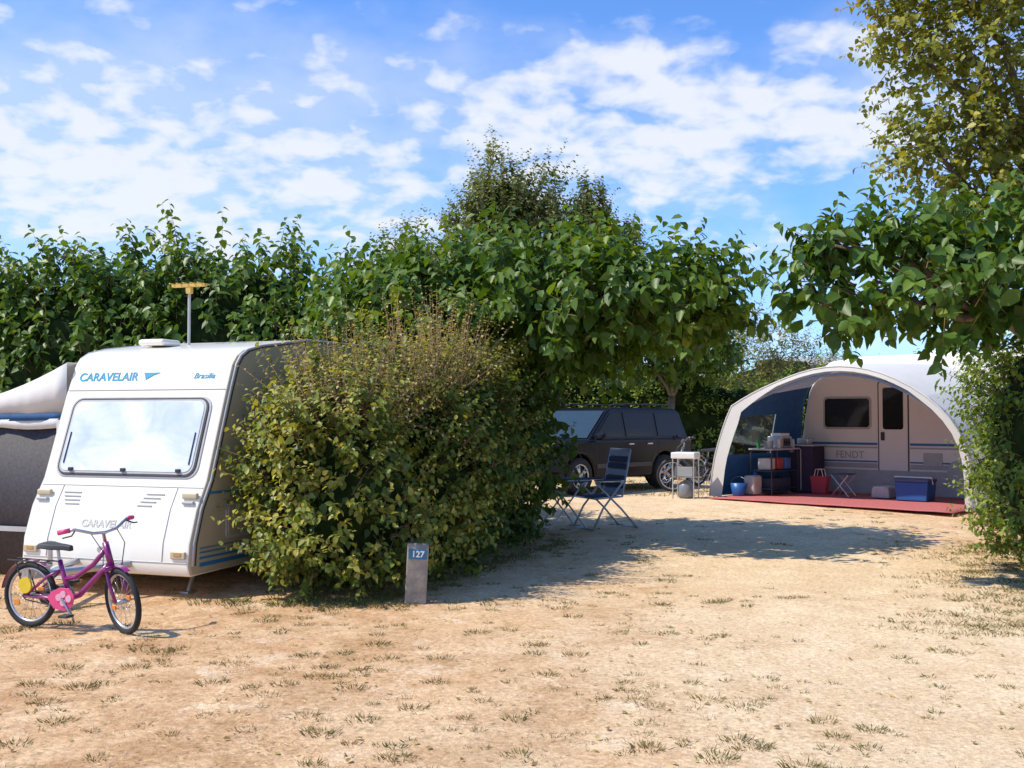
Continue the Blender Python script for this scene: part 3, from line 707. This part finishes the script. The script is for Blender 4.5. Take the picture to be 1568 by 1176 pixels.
for z in (.68, .74): B().box((2.275, 0, z), (.02, .8, .02)).obj('grille_bar', M_alu, suv)
B().box((2.29, 0, .5), (.015, .5, .11)).obj('number_plate', M_white, suv)
B().prism([(-2.16, 1.15), (-2.2, 1.15), (-2.07, 1.58), (-2.03, 1.58)], -.7, .7).obj('rear_window', M_wing, suv)
B().box((0, 0, .45), (3.9, 1.4, .25)).obj('underbody', M_trim, suv)

# ---------------------------------------------------------------- far caravan + awning
fc = empty('caravan', (5.9, 21.2, 0), math.atan2(-.69, .72))
M_fw = mat('far_caravan_paint', (.80, .77, .73), .35, var=.03, scale=2)
pf = [(0.02, .42), (-.06, .9), (.02, 1.5), (.12, 2.0), (.3, 2.42), (.6, 2.62), (1.2, 2.70), (4.6, 2.70), (5.1, 2.6), (5.35, 2.3), (5.5, 1.5), (5.6, .9), (5.5, .42)]
B().prism(pf, 0, 2.15).obj('body_shell', M_fw, fc, bevel=.07, seg=3)
M_grey = mat('grey_skirt', (.40, .40, .41), .6)
sidepanel(fc, 'window_frame', .45, 1.45, 1.28, 1.92, .08, -.002, .012, M_lgrey)
sidepanel(fc, 'window', .49, 1.41, 1.32, 1.88, .06, -.012, .016, M_glassd)
sidepanel(fc, 'door', 1.60, 2.16, .46, 2.2, .07, -.002, .014, M_fw)
sidepanel(fc, 'door_seal', 1.575, 2.185, .44, 2.225, .08, -.001, .006, M_trim)
sidepanel(fc, 'door_window', 1.68, 2.08, 1.28, 2.08, .05, -.014, .012, M_glassd)
B().box((1.68, -.03, 1.15), (.07, .03, .16)).obj('door_handle', M_trim, fc, bevel=.01)
sidepanel(fc, 'window_frame', 3.1, 3.95, 1.38, 1.92, .08, -.002, .012, M_lgrey)
sidepanel(fc, 'window', 3.14, 3.91, 1.42, 1.88, .06, -.012, .016, M_glassd)
sidepanel(fc, 'vent_cover', 2.45, 2.95, 1.42, 1.75, .03, -.002, .014, M_fw)
sidepanel(fc, 'vent_cover', 2.45, 2.8, .6, .85, .03, -.002, .014, M_lgrey)
for z, hh, m_ in ((1.0, .045, M_blue), (.93, .03, M_grey), (.58, .09, M_grey), (.66, .03, M_blue)):
    for x0, x1 in ((.1, 1.56), (2.2, 5.4)): B().box(((x0+x1)/2, -.004, z), (x1-x0, .008, hh)).obj('side_stripe', m_, fc)
text('lettering', 'FENDT', .19, Matrix.Translation((1.0, -.006, .78)) @ Matrix.Rotation(math.pi/2, 4, 'X'), M_grey, fc)
slab([(x, -.03, z) for x, z in ((.05, .5), (.25, .38), (.4, .05), (5.2, .05), (5.3, .5))], (0, -1, 0), .01).obj('draught_skirt', M_grey, fc)
sidepanel(fc, 'wheel_arch', 2.9, 3.7, .3, .72, .2, -.042, .02, M_lgrey)
for s_, y in ((-1, .14), (1, 2.0)): wheel(fc, 'wheel', (3.3, y, .33), .33, .19, s_)
B().box((1.9, -.32, .2), (.5, .3, .03)).tube([(1.7, -.2, .2), (1.7, -.2, 0)], .015).tube([(2.1, -.2, .2), (2.1, -.2, 0)], .015).tube([(1.7, -.44, .2), (1.7, -.44, 0)], .015).tube([(2.1, -.44, .2), (2.1, -.44, 0)], .015).obj('entrance_step', M_lgrey, fc)
B().tube([(1.65, -.12, 2.3), (1.65, -.12, 2.42), (1.65, -.02, 2.42)], .02).obj('awning_lamp', M_lgrey, fc)
B().box((2.5, 1.1, 2.75), (.5, .5, .1)).obj('roof_vent', M_white, fc, bevel=.03)

ta = empty('caravan_awning', (5.9, 21.2, 0), math.atan2(-.69, .72))
def resamp(pts, n):
    pts = [Vector(p) for p in pts]
    den = []
    for i in range(len(pts)-1):
        p0 = pts[max(i-1, 0)]; p1 = pts[i]; p2 = pts[i+1]; p3 = pts[min(i+2, len(pts)-1)]
        for k in range(12):
            t = k/12; den.append(.5*((2*p1)+(p2-p0)*t+(2*p0-5*p1+4*p2-p3)*t*t+(3*p1-p0-3*p2+p3)*t**3))
    den.append(pts[-1]); s_ = [0]
    for a, b_ in zip(den, den[1:]): s_.append(s_[-1]+(b_-a).length)
    out = []
    for k in range(n):
        t = s_[-1]*k/(n-1); i = 0
        while i < len(s_)-2 and s_[i+1] < t: i += 1
        f_ = (t-s_[i])/max(1e-6, s_[i+1]-s_[i]); out.append(den[i].lerp(den[i+1], min(1, f_)))
    return out
rail = resamp([(-.05, -.01, .02), (-.05, -.01, 1.2), (.1, -.01, 2.05), (.6, -.01, 2.40), (1.3, -.01, 2.50), (2.6, -.01, 2.50), (3.3, -.01, 2.32), (3.8, -.01, 1.98), (4.05, -.01, 1.5), (4.1, -.01, .9), (4.1, -.01, .02)], 31)
front = resamp([(-.66, -2.4, .02), (-.50, -2.45, .8), (-.16, -2.5, 1.62), (.05, -2.52, 1.80), (.7, -2.58, 2.08), (1.5, -2.6, 2.33), (2.2, -2.6, 2.38), (2.9, -2.6, 2.22), (3.55, -2.55, 1.85), (4.0, -2.5, 1.35), (4.18, -2.45, .8), (4.2, -2.4, .02)], 31)
nk = 9; vs = []
for i in range(31):
    for k in range(nk):
        t = k/(nk-1); q = rail[i].lerp(front[i], t); top = math.sin(math.pi*min(1, max(0, (i-6)/18)))
        q.z += .03*math.sin(math.pi*t)*top; vs.append(q)
def quads(a, c, k0=0, k1=nk-1): return [(i*nk+k, (i+1)*nk+k, (i+1)*nk+k+1, i*nk+k+1) for i in range(a, c) for k in range(k0, k1)]
M_in = mat('awning_inner_grey', (.50, .54, .62), .8, var=.05, transl=.3)
def twolayer(name, fs, mo, mi):
    B().add(vs, fs).obj(name, mo, ta, smooth=True)
    vi = []
    c = Vector((2.0, -1.2, 1.0))
    for q in vs:
        d_ = (c-q); d_.y = 0; vi.append(q+d_.normalized()*.02)
    B().add(vi, fs).obj(name+'_lining', mi, ta, smooth=True)
twolayer('roof', quads(8, 22), M_awn, M_in)
hole = lambda f: (f[0]//nk in (3, 4, 5) and f[0] % nk in (3, 4, 5, 6))
twolayer('left_wall', [f for f in quads(0, 8) if not hole(f)], M_awn, M_awnb)
twolayer('right_wall', quads(22, 30), M_awn, M_in)
m, N, L = nt('clear_vinyl'); out = N.new('ShaderNodeOutputMaterial'); tr = N.new('ShaderNodeBsdfTransparent'); gl = N.new('ShaderNodeBsdfGlossy'); gl.inputs['Roughness'].default_value = .1
gl.inputs['Color'].default_value = (.6, .65, .7, 1); mx = N.new('ShaderNodeMixShader'); mx.inputs[0].default_value = .3; L.new(tr.outputs[0], mx.inputs[1]); L.new(gl.outputs[0], mx.inputs[2]); L.new(mx.outputs[0], out.inputs[0])
B().add(vs, [f for f in quads(0, 8) if hole(f)]).obj('left_window', m, ta, smooth=True)
bv = []
for i, q in enumerate(front):
    c = Vector((2.0, q.y, .6)); d_ = (c-q); d_.y = 0
    if i < 3 or i > 27: d_ = Vector((2.0-q.x, 0, 0))
    w_ = .28 if i < 6 else (max(.08, .28-.04*(i-6)) if i < 12 else (.08 if i < 22 else .10))
    bv += [q+Vector((0, -.012, 0)), q+d_.normalized()*w_+Vector((0, -.03, 0))]
B().add(bv, [(2*i, 2*i+2, 2*i+3, 2*i+1) for i in range(30)]).obj('front_border', M_awn, ta, smooth=True)
B().tube([q+Vector((0, -.016, 0)) for q in front], .012, 6).obj('front_piping', M_awn, ta, smooth=True)
B().tube([q+Vector((0, .05, -.14)) for q in front[9:25]], .03, 6).obj('roof_hem', mat('blue_grey_hem', (.20, .26, .36), .8), ta, smooth=True)
B().tube([q+Vector((.05, .06, -.05)) for q in front], .014, 6).obj('frame_pole', M_steel, ta, smooth=True)
for g in ((-.7, -2.6), (4.35, -2.6)):
    B().tube([(g[0], g[1], 0), (g[0]+(.1 if g[0] < 0 else -.1), -2.45, .5)], .005, 4).obj('guy_line', M_awn, ta)
M_car = mat('red_carpet', (.46, .13, .13), .95, var=.15, scale=20, bump=.2)
b = B(); n = 16
vs2 = []
for i in range(n+1):
    for j in range(n+1):
        x = -.35+4.45*i/n; y = -2.95+2.9*j/n
        vs2.append((x, y, .025+.012*noise.noise(Vector((x*2, y*2, 1)))))
b.add(vs2, [(i*(n+1)+j, (i+1)*(n+1)+j, (i+1)*(n+1)+j+1, i*(n+1)+j+1) for i in range(n) for j in range(n)])
cpo = empty('awning_carpet', (5.9, 21.2, 0), math.atan2(-.69, .72)); o = b.obj('carpet', M_car, cpo, smooth=True)
s_ = o.modifiers.new('s', 'SOLIDIFY'); s_.thickness = .012; s_.offset = 1

def at(x, y): 
    return (5.9+.722*x+.692*y, 21.2-.692*x+.722*y)
RZ = math.atan2(-.69, .72)
M_bplast = mat('blue_plastic', (.02, .10, .32), .4)
cb = empty('cooler_box', (*at(2.75, -1.1), .045), RZ)
B().prism([(-.27, 0), (.27, 0), (.30, .33), (-.30, .33)], -.19, .19).obj('box', M_bplast, cb, bevel=.02)
B().box((0, 0, .36), (.62, .41, .06)).obj('lid', mat('cooler_lid', (.05, .10, .2), .4), cb, bevel=.02)
B().tube([(-.31, 0, .3), (-.33, -.1, .41), (.33, -.1, .41), (.31, 0, .3)], .013).obj('handle', M_white, cb)
ks = empty('camping_kitchen_stand', (*at(.12, -1.35), .045), RZ+math.pi/2)
b = B()
for x in (-.5, .5):
    for y in (-.22, .22): b.tube([(x, y, 0), (x, y, .85)], .014)
for z in (.12, .45): b.box((0, 0, z), (1.0, .44, .02))
b.obj('frame', M_trim, ks)
B().box((0, 0, .86), (1.08, .5, .03)).obj('worktop', M_lgrey, ks, bevel=.006)
B().box((.2, .0, .99), (.42, .3, .22)).obj('cooker', M_alu, ks, bevel=.015)
B().box((.2, -.153, .99), (.26, .01, .15)).obj('cooker_door', M_glassd, ks)
B().box((.22, .0, 1.13), (.3, .24, .06)).obj('tray', M_white, ks, bevel=.01)
B().tube([(-.22, 0, .875), (-.22, 0, 1.02)], .09, 18).tube([(-.3, 0, 1.0), (-.5, -.05, 1.03)], .012).obj('saucepan', M_steel, ks)
B().tube([(-.42, .1, .875), (-.42, .1, 1.1)], [.035, .03], 12).obj('bottle', mat('green_bottle', (.05, .25, .08), .1), ks)
for x, c_ in ((-.05, (.7, .3, .1)), (-.1, (.7, .7, .7)), (.45, (.5, .5, .52))):
    B().tube([(x, -.15, .875), (x, -.15, 1.0), (x, -.15, 1.05)], [.03, .03, .015], 10).obj('jar', mat('jar', c_, .3), ks)
for x, c_ in ((-.3, (.6, .6, .55)), (.0, (.5, .08, .06)), (.3, (.1, .2, .5))):
    B().box((x, 0, .58), (.2, .26, .22)).obj('storage_tin', mat('tin', c_, .4), ks, bevel=.015)
B().box((0, 0, .22), (.7, .3, .18)).obj('crate', mat('dark_crate', (.05, .06, .09), .6), ks, bevel=.01)
cu = empty('fabric_cupboard', (*at(.35, -.5), .045), RZ)
B().box((0, 0, .45), (.5, .5, .9)).obj('cabinet', mat('dark_fabric', (.04, .03, .06), .9), cu, bevel=.02)
B().box((0, -.256, .45), (.02, .01, .8)).obj('zip', M_lgrey, cu)
B().box((0, 0, .92), (.54, .54, .03)).obj('top', M_lgrey, cu, bevel=.005)
B().box((-.05, 0, 1.0), (.25, .2, .12)).obj('radio', M_alu, cu, bevel=.02)
bk = empty('bucket', (*at(-.12, -2.25), .04), RZ)
B().tube([(0, 0, 0), (0, 0, .02), (0, 0, .24)], [.11, .12, .16], 20).obj('pail', M_bplast, bk, smooth=True)
B().tube([(.16*math.cos(a), .0, .24+.12*math.sin(a)) for a in np.linspace(0, 3.14, 10)], .005, 4).obj('handle', M_steel, bk)
wt = empty('water_carrier', (*at(-.0, -1.95), .045), RZ)
B().box((0, 0, .19), (.24, .3, .36)).obj('tank', mat('white_jerrycan', (.6, .58, .5), .5, transl=.2), wt, bevel=.04)
B().tube([(0, .08, .36), (0, .08, .42)], .04, 14).obj('cap', M_bplast, wt)
sh = empty('sandals', (*at(.9, -.5), .045), RZ)
for x in (0, .14): B().box((x, 0, .03), (.1, .27, .04)).obj('sandal', mat('red_shoe', (.4, .04, .05), .6), sh, bevel=.02)
tl = empty('portable_toilet', (*at(2.1, -.9), .045), RZ)
B().prism([(-.18, 0), (.18, 0), (.16, .18), (.12, .22), (-.12, .22), (-.16, .18)], -.2, .2).obj('tank', M_lgrey, tl, bevel=.03)
bg_ = empty('shopping_bag', (*at(.75, -.75), .045), RZ)
B().prism([(-.14, 0), (.14, 0), (.18, .34), (-.18, .34)], -.08, .08).obj('bag', mat('red_bag', (.5, .06, .08), .7), bg_, bevel=.02)
for y in (-.06, .06): B().tube([(-.09, y, .34), (-.06, y, .47), (.06, y, .47), (.09, y, .34)], .008, 5).obj('handle', M_white, bg_)
bn = empty('folding_stool', (*at(1.35, -1.0), .045), RZ)
b = B()
for y in (-.15, .15): b.tube([(-.17, y, 0), (.17, y, .4)], .011).tube([(.17, y, 0), (-.17, y, .4)], .011)
b.obj('legs', M_alu, bn); B().box((0, 0, .41), (.38, .32, .02)).obj('seat', mat('stool_canvas', (.05, .08, .16), .8), bn, bevel=.006)

tr_ = empty('camping_trolley', (3.25, 19.6, gz(3.25, 19.6)), math.radians(-25))
b = B()
for x in (-.2, .2):
    for y in (-.17, .17): b.tube([(x, y, 0), (x, y, .74)], .012)
b.box((0, 0, .40), (.42, .36, .015)); b.obj('frame', M_alu, tr_)
B().box((0, 0, .80), (.46, .40, .12)).obj('top_basin', mat('white_enamel', (.8, .8, .8), .3), tr_, bevel=.02)
B().tube([(0, 0, .01), (0, 0, .05), (0, 0, .24), (0, 0, .30), (0, 0, .34)], [.12, .15, .15, .10, .03], 20).obj('gas_bottle', mat('grey_bottle', (.20, .22, .26), .35), tr_, smooth=True)
B().box((0, 0, .50), (.34, .26, .18)).obj('shelf_box', mat('grey_box', (.30, .31, .33), .6), tr_, bevel=.01)

M_navy = mat('navy_webbing', (.02, .035, .10), .8, var=.2, scale=20)
M_stripe = mat('pale_blue_webbing', (.30, .38, .50), .8)
M_frame = mat('chair_frame', (.42, .44, .48), .35, .5)
def chair(name, loc, rz):
    c = empty(name, loc, rz); b = B()
    for y in (-.27, .27):
        b.tube([(-.16, y, 1.12), (-.02, y, .46), (.42, y, .44)], .015)
        b.tube([(.46, y*1.05, .0), (.30, y*1.05, .30), (-.02, y*1.05, .66), (-.04, y*1.05, .68), (.40, y*1.05, .68)], .015)
        b.tube([(-.28, y*.95, .0), (-.02, y*.95, .28), (.40, y*.95, .66)], .015)
    for x, z, k in ((-.16, 1.12, 1), (.42, .44, 1), (.45, .01, 1.05), (-.27, .01, .95)): b.tube([(x, -.27*k, z), (x, .27*k, z)], .013)
    b.obj('frame', M_frame, c, smooth=True)
    for i in range(7):
        t0, t1 = (i+.05)/7, (i+.92)/7
        def P(t, y): return Vector((-.02-.14*t, y, .48+.63*t))
        slab([P(t0, -.26), P(t0, .26), P(t1, .26), P(t1, -.26)], (1, 0, .2), .012).obj('back_strap', M_navy if i % 3 else M_stripe, c)
    slab([(0, -.26, .455), (.42, -.26, .445), (.42, .26, .445), (0, .26, .455)], (0, 0, 1), .014).obj('seat', M_navy, c)
    for y in (-.283, .283): B().box((.2, y, .695), (.40, .05, .02)).obj('armrest', M_trim, c, bevel=.008)
    return c
chair('folding_chair', (1.42, 15.0, gz(1.5, 15)), math.radians(205))
tb = empty('folding_table', (.72, 14.9, gz(.9, 15)), math.radians(20))
b = B()
for y in (-.2, .2):
    b.tube([(-.28, y, 0), (.25, y, .66)], .012).tube([(.28, y, 0), (-.25, y, .66)], .012)
for x in (-.27, .27): b.tube([(x, -.2, .02), (x, .2, .02)], .010)
b.obj('legs', M_frame, tb)
B().box((0, 0, .68), (.66, .5, .05)).obj('top', M_navy, tb, bevel=.008)
for y in (-.257, .257): B().box((0, y, .68), (.64, .012, .022)).obj('edge', M_stripe, tb)

hs = empty('white_house', (19.0, 64, 0), math.radians(15))
M_wall = mat('rendered_wall', (.66, .64, .58), .8); M_roof = mat('grey_roof', (.40, .40, .38), .8, var=.2, scale=20)
B().box((0, 0, 2.3), (5, 6, 4.6)).obj('walls', M_wall, hs)
B().prism([(-3.3, 4.55), (0, 5.2), (3.3, 4.55)], -2.8, 2.8).xf(Matrix.Rotation(math.pi/2, 4, 'Z')).obj('roof', M_roof, hs)
for x in (-1.4, 1.4): B().box((x, -3.02, 3.2), (.9, .06, 1.2)).obj('window', M_glassd, hs)
B().box((0, -3.02, 1.05), (1, .06, 2.1)).obj('door', M_blue, hs)

# ---------------------------------------------------------------- light, sky, camera
EL = math.radians(53)
S3 = Vector((-.98*math.cos(EL), -.20*math.cos(EL), math.sin(EL))).normalized()
sl_ = bpy.data.lights.new('sun', 'SUN'); sl_.energy = 5.0; sl_.angle = math.radians(.53); sl_.color = (1, .92, .77)
so = bpy.data.objects.new('sun', sl_); scene.collection.objects.link(so); so.rotation_euler = S3.to_track_quat('Z', 'Y').to_euler()
wd = bpy.data.worlds.new('World'); scene.world = wd; wd.use_nodes = True
N = wd.node_tree.nodes; L = wd.node_tree.links; N.clear()
out = N.new('ShaderNodeOutputWorld'); bg = N.new('ShaderNodeBackground'); L.new(bg.outputs[0], out.inputs[0]); bg.inputs['Strength'].default_value = .15
sky = N.new('ShaderNodeTexSky'); sky.sky_type = 'NISHITA'; sky.sun_disc = False
sky.sun_elevation = EL; sky.sun_rotation = math.atan2(S3.x, S3.y); sky.air_density = 1.0; sky.dust_density = .3; sky.ozone_density = 2.0
tc = N.new('ShaderNodeTexCoord'); sp = N.new('ShaderNodeSeparateXYZ'); L.new(tc.outputs['Generated'], sp.inputs[0])
def wm(op, a, b=None, clamp=False):
    x = N.new('ShaderNodeMath'); x.operation = op; x.use_clamp = clamp
    for i, q in enumerate((a, b)):
        if q is None: continue
        if isinstance(q, (int, float)): x.inputs[i].default_value = q
        else: L.new(q, x.inputs[i])
    return x.outputs[0]
tint = N.new('ShaderNodeMix'); tint.data_type = 'RGBA'; tint.blend_type = 'MULTIPLY'; tint.inputs['Factor'].default_value = 1
L.new(sky.outputs[0], tint.inputs['A']); tint.inputs['B'].default_value = (.72, 1.08, 1.60, 1)
zz = wm('ADD', wm('MAXIMUM', sp.outputs['Z'], 0), .30)
cx = wm('DIVIDE', sp.outputs['X'], zz); cy = wm('DIVIDE', sp.outputs['Y'], zz)
cv = N.new('ShaderNodeCombineXYZ'); L.new(cx, cv.inputs[0]); L.new(cy, cv.inputs[1])
def wn(sc, det, rough, off, dist=0):
    mp = N.new('ShaderNodeMapping'); mp.inputs['Location'].default_value = off; mp.inputs['Scale'].default_value = (1, 1, 1); L.new(cv.outputs[0], mp.inputs[0])
    n = N.new('ShaderNodeTexNoise'); n.inputs['Scale'].default_value = sc; n.inputs['Detail'].default_value = det; n.inputs['Roughness'].default_value = rough; n.inputs['Distortion'].default_value = dist
    L.new(mp.outputs[0], n.inputs['Vector']); return n.outputs['Fac']
big = wn(1.3, 2, .5, (3.1, 1.7, 0)); small = wn(13, 4, .5, (0, 0, 0), .2); med = wn(4.2, 4, .55, (7, 2, 0))
def mr(v, a, b, c, d):
    r = N.new('ShaderNodeMapRange'); r.interpolation_type = 'SMOOTHSTEP'
    for k, q in zip(('From Min', 'From Max', 'To Min', 'To Max'), (a, b, c, d)): r.inputs[k].default_value = q
    L.new(v, r.inputs['Value']); return r.outputs[0]
elev = wm('ADD', mr(sp.outputs['Z'], .04, .18, -.12, .03), mr(sp.outputs['Z'], .29, .38, 0, -.20))
ddx = wm('SUBTRACT', sp.outputs['X'], .14); ddz = wm('MULTIPLY', wm('SUBTRACT', sp.outputs['Z'], .275), 2.6)
bank = mr(wm('ADD', wm('MULTIPLY', ddx, ddx), wm('MULTIPLY', ddz, ddz)), 0, .08, .20, 0)
dlx = wm('SUBTRACT', sp.outputs['X'], -.30); dlz = wm('MULTIPLY', wm('SUBTRACT', sp.outputs['Z'], .205), 3.5)
bankl = mr(wm('ADD', wm('MULTIPLY', dlx, dlx), wm('MULTIPLY', dlz, dlz)), 0, .10, .15, 0)
val = wm('ADD', wm('ADD', wm('ADD', wm('ADD', wm('ADD', wm('MULTIPLY', big, .5), wm('MULTIPLY', med, .6)), wm('MULTIPLY', small, .95)), elev), bank), bankl)
mask = mr(val, .97, 1.34, 0, .90)
veil = mr(wm('ADD', wm('ADD', wm('MULTIPLY', big, .6), wm('MULTIPLY', med, .5)), elev), .40, .70, 0, .42)
mask = wm('MAXIMUM', mask, veil)
mx = N.new('ShaderNodeMix'); mx.data_type = 'RGBA'; L.new(mask, mx.inputs['Factor']); L.new(tint.outputs['Result'], mx.inputs['A']); mx.inputs['B'].default_value = (6.1, 6.3, 6.6, 1)
L.new(mx.outputs['Result'], bg.inputs['Color'])

cd = bpy.data.cameras.new('camera'); co = bpy.data.objects.new('camera', cd); scene.collection.objects.link(co)
cd.sensor_width = 36; cd.lens = 1600/1568*36; cd.clip_end = 8000; cd.clip_start = .1
co.location = (0, 0, 1.5); co.rotation_euler = (math.radians(90+1.86), 0, 0)
scene.camera = co
